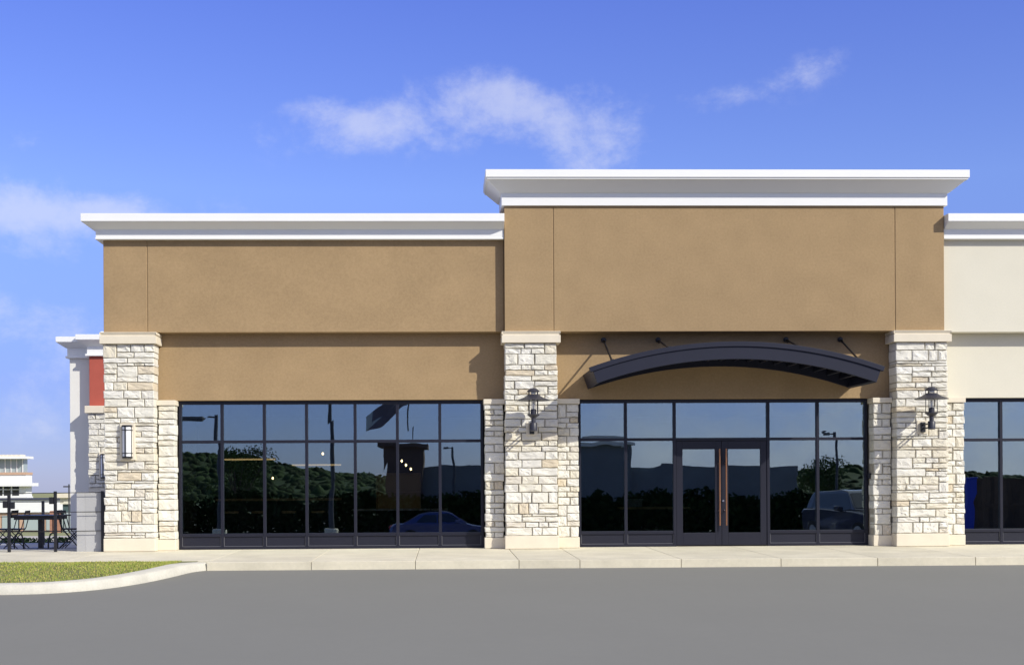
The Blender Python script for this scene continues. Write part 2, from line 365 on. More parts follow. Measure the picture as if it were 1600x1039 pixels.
# grass island with its curved kerb
outer = [(-40, -6.95), (-20, -6.92), (-10, -6.88), (-8, -6.83), (-6.78, -6.76), (-6.23, -6.68), (-5.80, -6.49), (-5.35, -6.10), (-5.0, -5.55), (-4.75, -4.95), (-4.58, -4.40), (-4.42, -3.85), (-4.20, -3.56)]
def offset(pl, d):
    o = []
    for i, p in enumerate(pl):
        a = Vector(pl[max(i - 1, 0)]); b = Vector(pl[min(i + 1, len(pl) - 1)]); t = (b - a).normalized()
        o.append((p[0] - t.y * d, p[1] + t.x * d))
    return o
def refine(pl, k=4):
    o = []
    for i in range(len(pl) - 1):
        p0, p1, p2, p3 = (Vector(pl[max(i - 1, 0)]), Vector(pl[i]), Vector(pl[i + 1]), Vector(pl[min(i + 2, len(pl) - 1)]))
        for e in range(k):
            t = e / k
            o.append(tuple(0.5 * ((2 * p1) + (p2 - p0) * t + (2 * p0 - 5 * p1 + 4 * p2 - p3) * t * t + (3 * p1 - p0 - 3 * p2 + p3) * t ** 3)))
    return o + [pl[-1]]
outer = outer[:4] + refine(outer[4:], 4)
rows = [(outer, -0.02, 0), (outer, 0.02, 0), (offset(outer, 0.03), 0.128, 0), (offset(outer, 0.06), 0.150, 0), (offset(outer, 0.34), 0.158, 0), (offset(outer, 0.36), 0.02, 0)]
kb = MB(); nO = len(outer); vs = []
for pl, dz, _ in rows:
    for (x, y), (ox, oy) in zip(pl, outer):
        top = min(-0.030, zroad(oy) + dz) if dz > 0.1 else zroad(oy) + dz
        vs.append((x, y, top if dz > 0.1 else zroad(oy) + dz))
kb.add(vs, [(r * nO + i, r * nO + i + 1, (r + 1) * nO + i + 1, (r + 1) * nO + i) for r in range(len(rows) - 1) for i in range(nO - 1)])
tag(kb.build('kerb', KERB, smooth=True), kind='structure')
inner = offset(outer, 0.35)
sl = MB(); n_ = len(inner); vs = []
gz = lambda y: min(-0.03, zroad(y - 0.3) + 0.152) + 0.0
for x, y in inner: vs.append((x, y, gz(y)))
for x, y in inner: vs.append((min(x, -4.4), -3.05, -0.03))
sl.add(vs, [(i, i + 1, n_ + i + 1, n_ + i) for i in range(n_ - 1)])
tag(sl.build('lawn', SOIL), kind='structure')
rnd = random.Random(5); gm = MB(); cnt = 0
def inner_y(x):
    best = None
    for a, b in zip(inner, inner[1:]):
        if min(a[0], b[0]) <= x <= max(a[0], b[0]) and abs(a[0] - b[0]) > 1e-6:
            yy = a[1] + (b[1] - a[1]) * (x - a[0]) / (b[0] - a[0]); best = yy if best is None else max(best, yy)
    return best
while cnt < 26000:
    x = rnd.uniform(-10.5, -4.75); yi = inner_y(x)
    if yi is None or yi > -3.15: continue
    y = rnd.uniform(yi + 0.01, -3.08); cnt += 1
    dens = mnoise.noise(Vector((x * 1.7, y * 1.7, 0)))
    if dens < -0.38 and rnd.random() < 0.7: continue
    h = rnd.uniform(0.012, 0.034) * (1 + 0.45 * dens); a = rnd.uniform(0, math.pi); w = rnd.uniform(0.003, 0.007)
    dx, dy = math.cos(a) * w, math.sin(a) * w; lx, ly = rnd.uniform(-0.6, 0.6) * h, rnd.uniform(-0.6, 0.6) * h
    z = (gz(y) * (y + 3.05) / min(-0.01, (yi + 3.05)) + -0.03 * (1 - (y + 3.05) / min(-0.01, (yi + 3.05)))) - 0.004
    gm.add([(x - dx, y - dy, z), (x + dx, y + dy, z), (x + lx * 0.4 + dx * .6, y + ly * 0.4 + dy * .6, z + h * 0.6), (x + lx, y + ly, z + h)], [(0, 1, 2), (0, 2, 3)])
tag(gm.build('grass', GRASS), 'short sunlit grass with dry yellow tips filling the kerbed island', 'grass', kind='stuff')

# ------------------------------------------------------------------ the brown storefront
B = thing('storefront_building', 'tan stucco storefront with white cornices, cream stone piers and a raised entrance bay', 'building', (1.7, 0.4, 0))
def walls(xs, z0, z1, y0, y1, g=0.009):
    mb = MB()
    for i, (a, b) in enumerate(zip(xs, xs[1:])):
        mb.box(a + (g if i else 0), b - (g if i < len(xs) - 2 else 0), y0, y1, z0, z1)
    mb.box(xs[0] + 0.03, xs[-1] - 0.03, y0 + 0.012, y1 - 0.02, z0 + 0.002, z1 - 0.002)
    return mb
WLX, WRX = -6.965, 1.275
w = walls([WLX, -6.07, WRX - 0.004], 4.485, 6.42, 0.16, 0.42); w.box(WLX, WLX + 0.28, 0.422, 3.2, 4.485, 6.40); w.box(WLX + 0.3, 1.2, 2.9, 3.2, 4.2, 6.4)
w.build('upper_wall', TAN, B, bevel=0.008)
w = MB(); w.box(-6.75, 10.20, 0.44, 0.70, 3.10, 4.60); w.build('lower_wall', TAN, B, bevel=0.006)
w = walls([1.28, 2.29, 9.395, 10.425], 4.465, 7.10, 0.0, 0.40); w.box(1.28, 1.56, 0.402, 1.1, 4.49, 7.08); w.box(10.145, 10.425, 0.402, 1.1, 4.49, 7.08); w.box(1.562, 10.143, 0.85, 1.1, 4.49, 7.06)
w.build('raised_wall', TAN, B, bevel=0.008)
def cornice(path, prof, side=1):
    """sweep an (offset, z) profile along an XY path with mitred corners; outward is to the right of travel * side"""
    mb = MB(); K = len(prof); vs = []
    for i, p in enumerate(path):
        p = Vector(p); ns = []
        for a, b in ((i - 1, i), (i, i + 1)):
            if 0 <= a and b < len(path):
                t = (Vector(path[b]) - Vector(path[a])).normalized(); ns.append(Vector((t.y, -t.x)) * side)
        nn = ns[0] if len(ns) == 1 else (ns[0] + ns[1]) / (1 + ns[0].dot(ns[1]))
        vs += [(p.x + nn.x * o, p.y + nn.y * o, z) for o, z in prof]
    fs = [(i * K + k, i * K + (k + 1) % K, (i + 1) * K + (k + 1) % K, (i + 1) * K + k) for i in range(len(path) - 1) for k in range(K)]
    fs += [tuple(range(K)), tuple(range((len(path) - 1) * K, len(path) * K))[::-1]]
    return mb.add(vs, fs)
LOWP = [(-0.25, 6.378), (0.132, 6.378), (0.132, 6.405), (0.122, 6.41), (0.122, 6.575), (0.135, 6.583), (0.165, 6.592), (0.330, 6.685), (0.345, 6.700), (0.362, 6.702), (0.362, 6.862), (-0.25, 6.868)]
HIP = [(-0.25, 7.052), (0.055, 7.052), (0.055, 7.30), (0.068, 7.31), (0.095, 7.318), (0.335, 7.515), (0.370, 7.525), (0.370, 7.558), (0.392, 7.560), (0.392, 7.716), (-0.25, 7.722)]
cornice([(WLX, 3.2), (WLX, 0.16), (1.274, 0.16)], LOWP, 1).build('cornice', WHITE, B, bevel=0.006)
cornice([(1.28, 1.1), (1.28, 0.0), (10.425, 0.0), (10.425, 1.1)], HIP, 1).build('cornice', WHITE, B, bevel=0.006)

def pier(parent, x0, x1, seed, name='stone_pier'):
    o = stones(x0, x1, 0.27, 4.225, -0.045, 0.36, seed); p = o.build(name, STONE, parent)
    c = MB(); c.box(x0 + 0.03, x1 - 0.03, -0.025, 0.43, 0.0, 4.25); c.build('mortar_core', MORTAR, p)
    b = MB(); b.box(x0 - 0.005, x1 + 0.005, -0.085, 0.41, 0.0, 0.268); b.build('pier_base', CAST, p, bevel=0.012)
    k = MB(); k.box(x0 - 0.055, x1 + 0.055, -0.130, 0.42, 4.228, 4.385)
    k.prism([(x0 - 0.030, -0.105, 4.386), (x1 + 0.030, -0.105, 4.386), (x1 + 0.030, -0.105, 4.40), (x1 + 0.055, -0.130, 4.412), (x1 + 0.055, -0.130, 4.462), (x0 - 0.055, -0.130, 4.462), (x0 - 0.055, -0.130, 4.412), (x0 - 0.030, -0.105, 4.40)], (0, 0.55, 0))
    k.build('pier_cap', CAST, p, bevel=0.010)
    return p
def pilaster(parent, x0, x1, seed):
    o = stones(x0, x1, 0.225, 2.985, 0.225, 0.50, seed); p = o.build('stone_pilaster', STONE, parent)
    c = MB(); c.box(x0 + 0.025, x1 - 0.025, 0.243, 0.62, 0.0, 3.02); c.build('mortar_core', MORTAR, p)
    b = MB(); b.box(x0, x1, 0.195, 0.56, 0.0, 0.223); b.build('pilaster_base', CAST, p, bevel=0.010)
    k = MB(); k.box(x0 - 0.01, x1 + 0.012, 0.175, 0.57, 2.988, 3.094); k.build('pilaster_cap', CAST, p, bevel=0.008)
    return p
pier(B, -6.925, -5.885, 11); pier(B, 1.265, 2.365, 12); pier(B, 9.375, 10.475, 13)
pilaster(B, -5.885, -5.525, 21); pilaster(B, 0.850, 1.265, 22); pilaster(B, 2.365, 2.825, 23); pilaster(B, 8.985, 9.375, 24)

YW = 0.53
def window(parent, xs, zb, zt, ztr, kicks=True, zs=(0.0, 0.058, 0.262, 0.33), skip=(), name='storefront_window', wav=0.0, seed=1):
    """curtain-wall glazing: frame mesh with panes and kick panels as its parts"""
    rn = random.Random(seed); hw = 0.030; d = 0.11; mb = MB(); x0, x1 = xs[0], xs[-1]
    mb.box(x0, x1, YW, YW + d, zt - 0.075, zt)                       # head
    for a, b in zip(xs, xs[1:]):
        l = a + (hw if a != x0 else 0.058); r = b - (hw if b != x1 else 0.058)
        k = (a, b) in skip
        mb.box(l, r, YW + 0.004, YW + d - 0.004, ztr - 0.030, ztr + 0.030)
        if not k:
            mb.box(l, r, YW + 0.004, YW + d - 0.004, zs[2], zs[3]); mb.box(l, r, YW + 0.002, YW + d - 0.004, zs[0], zs[1])
    for x in xs:
        a, b = (x, x + 0.058) if x == x0 else (x - 0.058, x) if x == x1 else (x - hw, x + hw)
        mb.box(a, b, YW, YW + d, 0.0, zt - 0.076)
    f = mb.build(name, FRAME, parent, bevel=0.004)
    for a, b in zip(xs, xs[1:]):
        l = a + (hw if a != x0 else 0.058) + 0.001; r = b - (hw if b != x1 else 0.058) - 0.001
        tilts = [rn.uniform(-1, 1) * 0.0011 for _ in range(8)]
        def pane(z0, z1, t):
            y = YW + 0.05; q = MB()
            q.add([(l, y + t[0], z0), (r, y + t[1], z0), (r, y + t[2], z1), (l, y + t[3], z1)], [(0, 1, 2, 3)])
            q.add([], [])
            q2 = [(l, y + 0.008 + t[0], z0), (r, y + 0.008 + t[1], z0), (r, y + 0.008 + t[2], z1), (l, y + 0.008 + t[3], z1)]
            q.v += q2; q.f += [(4, 7, 6, 5), (0, 4, 5, 1), (1, 5, 6, 2), (2, 6, 7, 3), (3, 7, 4, 0)]
            q.build('pane', GLASS, f)
        pane(ztr + 0.031, zt - 0.076, tilts[:4])
        if (a, b) in skip: continue
        pane(zs[3] + 0.001, ztr - 0.031, tilts[4:])
        kp = MB(); kp.box(l, r, YW + 0.030, YW + 0.075, zs[1], zs[2])
        t = 0.009; yb = YW + 0.016
        kp.build('kick_panel', PANEL, f, bevel=0.003); kp = MB()
        kp.box(l, r, yb, YW + 0.0295, zs[1], zs[1] + t); kp.box(l, l + t, yb, YW + 0.0295, zs[1] + t, zs[2]); kp.box(r - t, r, yb, YW + 0.0295, zs[1] + t, zs[2])
        kp.build('highlight_bead', HILITE, f)
    return f
window(B, [-5.515, -4.62, -3.74, -2.86, -1.845, -0.96, -0.07, 0.842], 0, 3.098, 2.245, seed=3)
door_bay = (4.875, 6.862)
f = window(B, [2.836, 3.842, 4.875, 6.862, 7.915, 8.975], 0, 3.098, 2.255, skip=(door_bay,), seed=8)
rb = MB(); rb.box(8.955, 9.06, 0.40, 0.529, 1.40, 1.52); rb.box(8.975, 9.0, 0.385, 0.40, 1.43, 1.49); rb.build('card_reader', BLACK, f, bevel=0.006)
for side, (a, b) in (('l', (4.909, 5.866)), ('r', (5.872, 6.828))):
    d = MB(); y0, y1 = 0.545, 0.60; zt = 2.218; st = 0.135
    d.box(a, a + st, y0, y1, 0.02, zt); d.box(b - st, b, y0, y1, 0.02, zt)
    d.box(a + st, b - st, y0, y1, 2.045, zt); d.box(a + st, b - st, y0, y1, 0.02, 0.285)
    dr = d.build('entrance_door', FRAME, B, bevel=0.005)
    p = MB(); p.box(a + st + 0.001, b - st - 0.001, y0 + 0.022, y0 + 0.030, 0.286, 2.044); p.build('pane', GLASS, dr)
    hx = b - 0.062 if side == 'l' else a + 0.070
    h = MB(); h.tube([(hx, 0.415, 0.44), (hx, 0.415, 2.05)], 0.0155, 12)
    for z in (0.75, 1.75): h.tube([(hx, 0.415, z), (hx, 0.544, z)], 0.009, 8)
    h.build('pull_handle', COPPER, dr, smooth=True)
    if side == 'r':
        k = MB(); k.disc_x((a + 0.026, 0.535, 0.955), 0.022, 0.03, 16); k.build('lock', CHROME, dr, smooth=True)
        k = MB(); k.disc_x((a + 0.05, 0.537, 0.76), 0.011, 0.022, 12); k.build('lock', CHROME, dr, smooth=True)
# shell behind the front
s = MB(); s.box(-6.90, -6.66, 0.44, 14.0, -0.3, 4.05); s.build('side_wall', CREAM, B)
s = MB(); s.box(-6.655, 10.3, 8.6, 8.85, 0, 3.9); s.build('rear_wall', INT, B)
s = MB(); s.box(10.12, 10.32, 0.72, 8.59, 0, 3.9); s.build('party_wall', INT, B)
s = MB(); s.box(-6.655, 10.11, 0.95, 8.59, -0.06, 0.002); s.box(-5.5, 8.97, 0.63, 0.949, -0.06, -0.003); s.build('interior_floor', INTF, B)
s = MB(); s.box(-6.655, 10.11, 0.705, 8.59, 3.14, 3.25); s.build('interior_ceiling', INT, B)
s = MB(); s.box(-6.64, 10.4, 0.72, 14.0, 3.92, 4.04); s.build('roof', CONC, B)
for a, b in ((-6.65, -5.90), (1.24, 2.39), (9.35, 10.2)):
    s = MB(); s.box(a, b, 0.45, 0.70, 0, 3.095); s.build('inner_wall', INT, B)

# ------------------------------------------------------------------ the cream shop next door
C = thing('neighbouring_shop', 'cream stucco shop adjoining the right side of the raised tan bay', 'building', (14, 0.4, 0))
w = walls([10.432, 22.0], 4.455, 6.42, 0.16, 0.42); w.build('upper_wall', CREAM, C, bevel=0.008)
w = MB(); w.box(10.43, 22, 0.44, 0.70, 3.098, 4.60); w.build('lower_wall', CREAM, C, bevel=0.006)
cornice([(10.44, 0.16), (22.0, 0.16)], LOWP, 1).build('cornice', WHITE, C, bevel=0.006)
pilaster(C, 10.475, 10.925, 31)
window(C, [10.94, 11.835, 12.73, 13.625, 14.52, 15.415, 16.31], 0, 3.095, 2.215, seed=12)
pilaster(C, 16.32, 17.4, 32)
s = MB(); s.box(16.9, 22, 0.3, 0.6, 0, 3.097); s.build('front_wall', CREAM, C)
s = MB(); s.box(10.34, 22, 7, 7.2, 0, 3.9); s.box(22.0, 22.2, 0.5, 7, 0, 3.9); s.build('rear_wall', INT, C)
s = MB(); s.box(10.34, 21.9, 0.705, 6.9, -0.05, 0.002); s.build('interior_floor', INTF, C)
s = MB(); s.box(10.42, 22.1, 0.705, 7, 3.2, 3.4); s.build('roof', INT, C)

# ------------------------------------------------------------------ canopy
K = thing('entrance_canopy', 'dark arched steel canopy hung on rods above the double glass doors', 'canopy', (5.81, 0.44, 3.5))
AC = (5.81, -4.655); RO = 8.775; HA = math.asin(2.885 / RO)
def arc_band(mb, r0, r1, y0, y1, a0=-HA, a1=HA, n=44):
    for i in range(n):
        t0 = a0 + (a1 - a0) * i / n; t1 = a0 + (a1 - a0) * (i + 1) / n
    ts = [a0 + (a1 - a0) * i / n for i in range(n + 1)]; vs = []
    for t in ts:
        for r, y in ((r0, y0), (r1, y0), (r1, y1), (r0, y1)):
            vs.append((AC[0] + r * math.sin(t), y, AC[1] + r * math.cos(t)))
    fs = [(i * 4 + k, i * 4 + (k + 1) % 4, i * 4 + 4 + (k + 1) % 4, i * 4 + 4 + k) for i in range(n) for k in range(4)]
    fs += [(0, 1, 2, 3), (n * 4 + 3, n * 4 + 2, n * 4 + 1, n * 4)]
    return mb.add(vs, fs)
YC = -1.25
a = arc_band(MB(), RO - 0.345, RO - 0.098, YC, YC + 0.07); a.build('fascia', CANOPY, K, bevel=0.004)
a = arc_band(MB(), RO - 0.097, RO, YC - 0.028, YC + 0.08, -HA - 0.006, HA + 0.006); a.build('fascia_cap', CANOPY, K, bevel=0.005)
a = arc_band(MB(), RO - 0.345, RO - 0.06, 0.36, 0.435); a.build('wall_beam', CANOPY, K)
a = arc_band(MB(), RO - 0.06, RO - 0.03, YC + 0.081, 0.436); a.build('roof_deck', CANOPY, K)
for sgn in (-1, 1):
    e = MB(); t = HA * sgn
    arc_band(e, RO - 0.345, RO - 0.061, YC + 0.071, 0.355, t - 0.009 * (sgn > 0), t + 0.009 * (sgn < 0), 2); e.build('end_plate', CANOPY, K)
for i in range(1, 20):
    t = -HA + 2 * HA * i / 20; e = MB(); arc_band(e, RO - 0.24, RO - 0.061, YC + 0.071, 0.359, t - 0.0025, t + 0.0025, 1); e.build('rib', CANOPY, K)
for ax in (3.37, 4.52, 7.22, 8.37):
    zr = AC[1] + math.sqrt(RO ** 2 - (ax - AC[0]) ** 2) - 0.03
    r = MB(); r.tube([(ax, 0.40, 4.325), (ax, -0.95, zr + 0.02)], 0.021, 10)
    rd = r.build('tie_rod', BLACK, K, smooth=True)
    q = MB(); q.disc_x((ax, 0.425, 4.335), 0.055, 0.028, 16); q.disc_x((ax, 0.385, 4.33), 0.032, 0.055, 12); q.build('anchor', BLACK, rd, smooth=True)
    q = MB(); q.tube([(ax, 0.345, 4.300), (ax, 0.290, 4.275)], 0.030, 10); q.build('turnbuckle', BLACK, rd, smooth=True)
    q = MB(); q.box(ax - 0.03, ax + 0.03, -1.02, -0.88, zr - 0.01, zr + 0.06); q.build('clevis', BLACK, rd)

# ------------------------------------------------------------------ lanterns and sconces
def lantern(x, label, rot):
    t = thing('wall_lantern', label, 'lamp', (x, -0.05, 2.45), 'barn lanterns on the stone piers')
    y = -0.60; c = (x, y, 0)
    m = MB(); m.box(x - 0.115, x + 0.115, -0.095, -0.03, 2.325, 2.60); m.build('mounting_block', CAST, t, bevel=0.008)
    m = MB(); m.box(x - 0.05, x + 0.05, -0.150, -0.096, 2.355, 2.565); m.build('back_plate', BLACK, t, bevel=0.012)
    for z in (2.515, 2.435):
        m = MB(); m.tube([(x, -0.15, z), (x, y + 0.06, z)], 0.016, 10); m.build('arm', BLACK, t, smooth=True)
    m = MB(); m.lathe([(0.060, 2.395), (0.074, 2.405), (0.074, 2.555), (0.066, 2.565), (0.044, 2.572), (0.044, 2.655), (0.058, 2.665), (0.128, 2.725), (0.128, 2.738), (0.058, 2.742), (0.058, 2.835), (0.02, 2.84)], c); m.build('lamp_body', LAMPMET, t, smooth=True)
    m = MB(); m.lathe([(0.05, 2.84), (0.055, 2.85), (0.055, 3.13), (0.045, 3.15)], c); m.build('glass_tube', LGLASS, t, smooth=True)
    m = MB(); m.lathe([(0.012, 2.84), (0.022, 2.90), (0.026, 2.97), (0.012, 3.02)], c, 12); m.build('bulb', LAMPGL, t, smooth=True)
    m = MB(); m.lathe([(0.335, 3.008), (0.338, 3.014), (0.29, 3.035), (0.20, 3.070), (0.14, 3.105), (0.115, 3.128), (0.07, 3.130), (0.105, 3.105), (0.19, 3.058), (0.28, 3.022)], c, 40); m.build('hood', LAMPMET, t, smooth=True)
    m = MB(); m.lathe([(0.130, 3.185), (0.132, 3.192), (0.118, 3.210), (0.085, 3.240), (0.060, 3.258), (0.02, 3.262)], c, 32); m.build('cap', LAMPMET, t, smooth=True)
    m = MB(); m.tube([(x, y, 3.26), (x + 0.006, y, 3.30), (x - 0.004, y, 3.345)], 0.006, 6); m.build('finial', LAMPMET, t)
    for k in range(4):
        a_ = rot + k * math.pi / 2; px, py = x + 0.122 * math.cos(a_), y + 0.122 * math.sin(a_)
        m = MB(); m.tube([(px, py, 2.735), (px, py, 3.19)], 0.008, 8); m.build('cage_rod', LAMPMET, t)
    m = MB(); m.lathe([(0.05, 3.151), (0.05, 3.187)], c); m.build('inner_collar', LAMPGL, t, smooth=True)
    return t
lantern(1.82, 'dark barn lantern with wide hood on the stone pier left of the doors', math.pi / 4)
lantern(9.92, 'dark barn lantern with wide hood on the stone pier beside the cream shop', 0.08)

def sconce(x, y, z, label):
    t = thing('wall_sconce', label, 'lamp', (x, y, z), 'tall box sconces on stonework')
    m = MB(); m.box(x - 0.152, x + 0.152, y - 0.035, y + 0.04, z - 0.375, z + 0.375); m.build('mounting_block', CAST, t, bevel=0.008)
    r = [(x - 0.095, y - 0.036), (x - 0.088, y - 0.09), (x - 0.05, y - 0.125), (x, y - 0.135), (x + 0.05, y - 0.125), (x + 0.088, y - 0.09), (x + 0.095, y - 0.036)]
    m = MB(); m.prism([(a, b, z - 0.30) for a, b in r], (0, 0, 0.60)); m.build('diffuser', LAMPGL, t, smooth=True)
    R2 = [(x + (a - x) * 1.1, y - 0.036 + (b - y + 0.036) * 1.08) for a, b in r]
    m = MB()
    for z0, z1 in ((-0.335, -0.301), (0.301, 0.335)):
        m = MB(); m.prism([(a, b, z + z0) for a, b in R2], (0, 0, z1 - z0)); m.build('end_cap', BLACK, t)
    m = MB()
    for zz in (-0.235, 0.235): m.tube([(a, b, z + zz) for a, b in R2], 0.008, 6)
    for a, b in (R2[0], (x - 0.028, y - 0.143), (x - 0.008, y - 0.144), R2[5]): m.tube([(a, b, z - 0.30), (a, b, z + 0.30)], 0.007, 6)
    m.build('grille', BLACK, t)
sconce(-6.425, -0.085, 2.235, 'tall half-round sconce on the near corner stone pier')
sconce(-9.36, 9.55, 1.88, 'shaded tall sconce on the stone base of the red side wing')

# ------------------------------------------------------------------ side wing behind the patio
Gw = thing('side_wing', 'white and red side wing with stone base behind the patio', 'building', (-9.3, 10.2, -0.3))
m = MB(); m.box(-10.44, -9.82, 10.0, 13.5, -0.6, 5.02); m.build('white_wall', OFFW, Gw, bevel=0.01)
m = MB(); m.box(-9.815, -6.92, 9.70, 13.5, 3.50, 5.02); m.build('red_wall', RED, Gw, bevel=0.008)
p = stones(-9.83, -6.95, -0.32, 3.34, 9.60, 9.95, 41).build('stone_base', STONE, Gw)
m = MB(); m.box(-9.80, -6.95, 9.64, 13.0, -0.4, 3.36); m.build('mortar_core', MORTAR, p)
m = MB(); m.box(-9.90, -6.92, 9.50, 9.95, 3.342, 3.545); m.build('stone_cap', CAST, p, bevel=0.012)
SP = [(-0.2, 4.90), (0.09, 4.90), (0.09, 4.955), (0.05, 4.96), (0.05, 5.17), (0.10, 5.19), (0.30, 5.33), (0.30, 5.475), (-0.2, 5.48)]
c = cornice([(-10.44, 13.5), (-10.44, 10.0), (-9.83, 10.0)], SP).build('cornice', WHITE, Gw, bevel=0.008)
cornice([(-9.815, 9.97), (-9.815, 9.70), (-6.93, 9.70)], [(o, z + 0.03) for o, z in SP]).build('cornice', WHITE, Gw, bevel=0.008)
m = MB(); m.box(-9.55, -6.92, 9.9, 10.3, 5.515, 5.64); m.build('parapet', WHITE, Gw, bevel=0.008)

# ------------------------------------------------------------------ patio fence, low wall, furniture
LW = MB(); 
for i, (z0, z1) in enumerate(((-0.03, 0.40), (0.403, 0.80), (0.803, 1.215))):
    LW.box(-7.53, -7.36, 0.14, 0.30, z0, z1); LW.box(-7.358, -6.965, 0.14, 0.30, z0, z1)
tag(LW.build('low_wall', GREY, bevel=0.003), 'waist-high smooth grey wall joining the corner stone pier', 'wall')
def post(mb, x, y, z0, z1, r=0.028): mb.box(x - r, x + r, y - r, y + r, z0, z1)
F_ = thing('cable_fence', 'black cable fence with thin posts along the front of the patio', 'fence', (-8.6, 0.08, 0))
for x, zt in ((-6.985, 1.235), (-7.945, 1.235), (-8.885, 1.16), (-9.83, 1.2), (-10.8, 1.2), (-11.8, 1.2)):
    m = MB(); post(m, x, 0.08, -0.045, zt); ps = m.build('post', BLACK, F_, bevel=0.004)
    if x < -7.5:
        bx = MB(); bx.box(x - 0.115, x - 0.031, 0.03, 0.12, zt - 0.26, zt - 0.12)
        if x < -8.5: bx.box(x + 0.031, x + 0.11, 0.03, 0.12, zt - 0.28, zt - 0.14)
        bx.build('clamp_box', BLACK, ps, bevel=0.006)
for z in (1.21, 0.815, 0.425):
    m = MB(); m.tube([(-11.8, 0.049, z + 0.0), (-9.4, 0.049, z - 0.018), (-7.95, 0.049, z - 0.010), (-6.99, 0.049, z)], 0.0075, 6); m.build('cable', BLACK, F_)
F2 = thing('cable_fence', 'black cable fence at the back edge of the patio behind the table', 'fence', (-11.0, 9.45, -0.3))
for x in (-11.03, -13.2, -15.4):
    m = MB(); post(m, x, 9.45, -0.33, 0.93, 0.034); m.build('post', BLACK, F2, bevel=0.004)
for z in (0.90, 0.5, 0.1):
    m = MB(); m.tube([(-16, 9.41, z), (-11.0, 9.41, z), (-10.46, 9.41, z)], 0.010, 6); m.build('cable', BLACK, F2)

TY = 3.1; TZ = znorth(TY) + 0.008
T = thing('patio_table', 'black square patio table on a pedestal behind the cable fence', 'table', (-9.16, TY, TZ))
m = MB(); m.box(-9.72, -8.60, TY - 0.45, TY + 0.45, TZ + 0.735, TZ + 0.765); m.build('tabletop', BLACK, T, bevel=0.008)
m = MB(); m.box(-9.64, -8.68, TY - 0.40, TY + 0.40, TZ + 0.665, TZ + 0.733); m.build('apron', BLACK, T)
m = MB(); post(m, -9.16, TY, TZ + 0.02, TZ + 0.664, 0.05); m.build('pedestal', BLACK, T)
for xx in (-9.56, -8.80):
    m = MB(); m.tube([(xx - 0.105, TY - 0.3, TZ), (xx - 0.10, TY - 0.3, TZ + 0.2), (xx - 0.06, TY - 0.3, TZ + 0.33), (xx, TY - 0.3, TZ + 0.37), (xx + 0.06, TY - 0.3, TZ + 0.33), (xx + 0.10, TY - 0.3, TZ + 0.2), (xx + 0.105, TY - 0.3, TZ)], 0.018, 8)
    m.tube([(xx, TY - 0.3, TZ + 0.37), (xx, TY - 0.3, TZ + 0.665)], 0.014, 8); m.build('leg', BLACK, T, smooth=True)
m = MB(); m.box(-9.41, -8.91, TY - 0.25, TY + 0.25, TZ, TZ + 0.022); m.build('foot', BLACK, T, bevel=0.006)
def chair():
    """folding bistro chair facing -Y, origin on the floor"""
    t = thing('patio_chair', 'x', 'chair', (0, 0, 0), 'folding chairs round the patio table')
    for sx in (-1, 1):
        x = 0.20 * sx
        m = MB(); m.tube([(x, -0.23, 0), (x, 0.0, 0.26), (x, 0.175, 0.47), (x, 0.225, 0.66), (x, 0.27, 0.87)], 0.011, 8); m.build('back_leg', BLACK, t, smooth=True)
    m = MB(); m.tube([(-0.165, 0.26, 0), (-0.165, 0.0, 0.25), (-0.165, -0.14, 0.38), (-0.13, -0.19, 0.425), (0, -0.20, 0.435), (0.13, -0.19, 0.425), (0.165, -0.14, 0.38), (0.165, 0.0, 0.25), (0.165, 0.26, 0)], 0.011, 8); m.build('front_leg', BLACK, t, smooth=True)
    m = MB()
    for k in range(6): m.box(-0.20, 0.20, -0.215 + k * 0.066, -0.163 + k * 0.066, 0.445, 0.460)
    m.box(-0.185, -0.165, -0.215, 0.17, 0.428, 0.4445); m.box(0.165, 0.185, -0.215, 0.17, 0.428, 0.4445)
    m.build('seat', BLACK, t)
    m = MB()
    for z, yy in ((0.80, 0.25), (0.70, 0.228)): m.prism([(-0.20, yy - 0.012, z), (-0.20, yy + 0.002, z), (-0.20, yy + 0.02, z + 0.07), (-0.20, yy + 0.006, z + 0.07)], (0.40, 0, 0))
    m.build('backrest', BLACK, t)
    for q in ([(-0.2, -0.18, 0.055), (0.2, -0.18, 0.055)], [(-0.165, 0.2, 0.06), (0.165, 0.2, 0.06)]):
        m = MB(); m.tube(q, 0.009, 6); m.build('crossbar', BLACK, t)
    return t
ch0 = chair()
CH = [(-8.40, 2.86, 92, 'folding chair at the right end of the patio table, nearer the street'), (-9.92, 2.84, -92, 'folding chair at the left end of the patio table, nearer the street'),
      (-8.52, 3.42, 84, 'folding chair at the right end of the patio table, farther from the street'), (-9.82, 3.40, -86, 'folding chair at the left end of the patio table, farther from the street'),
      (-10.75, 3.0, 75, 'folding chair apart from the patio table at the photo edge')]
for i, (x, y, a, lb) in enumerate(CH):
    c = ch0 if i == 0 else copy_tree(ch0)
    c.location = (x, y, znorth(y) + 0.008); c.rotation_euler = (0, 0, R(a)); c['label'] = lb

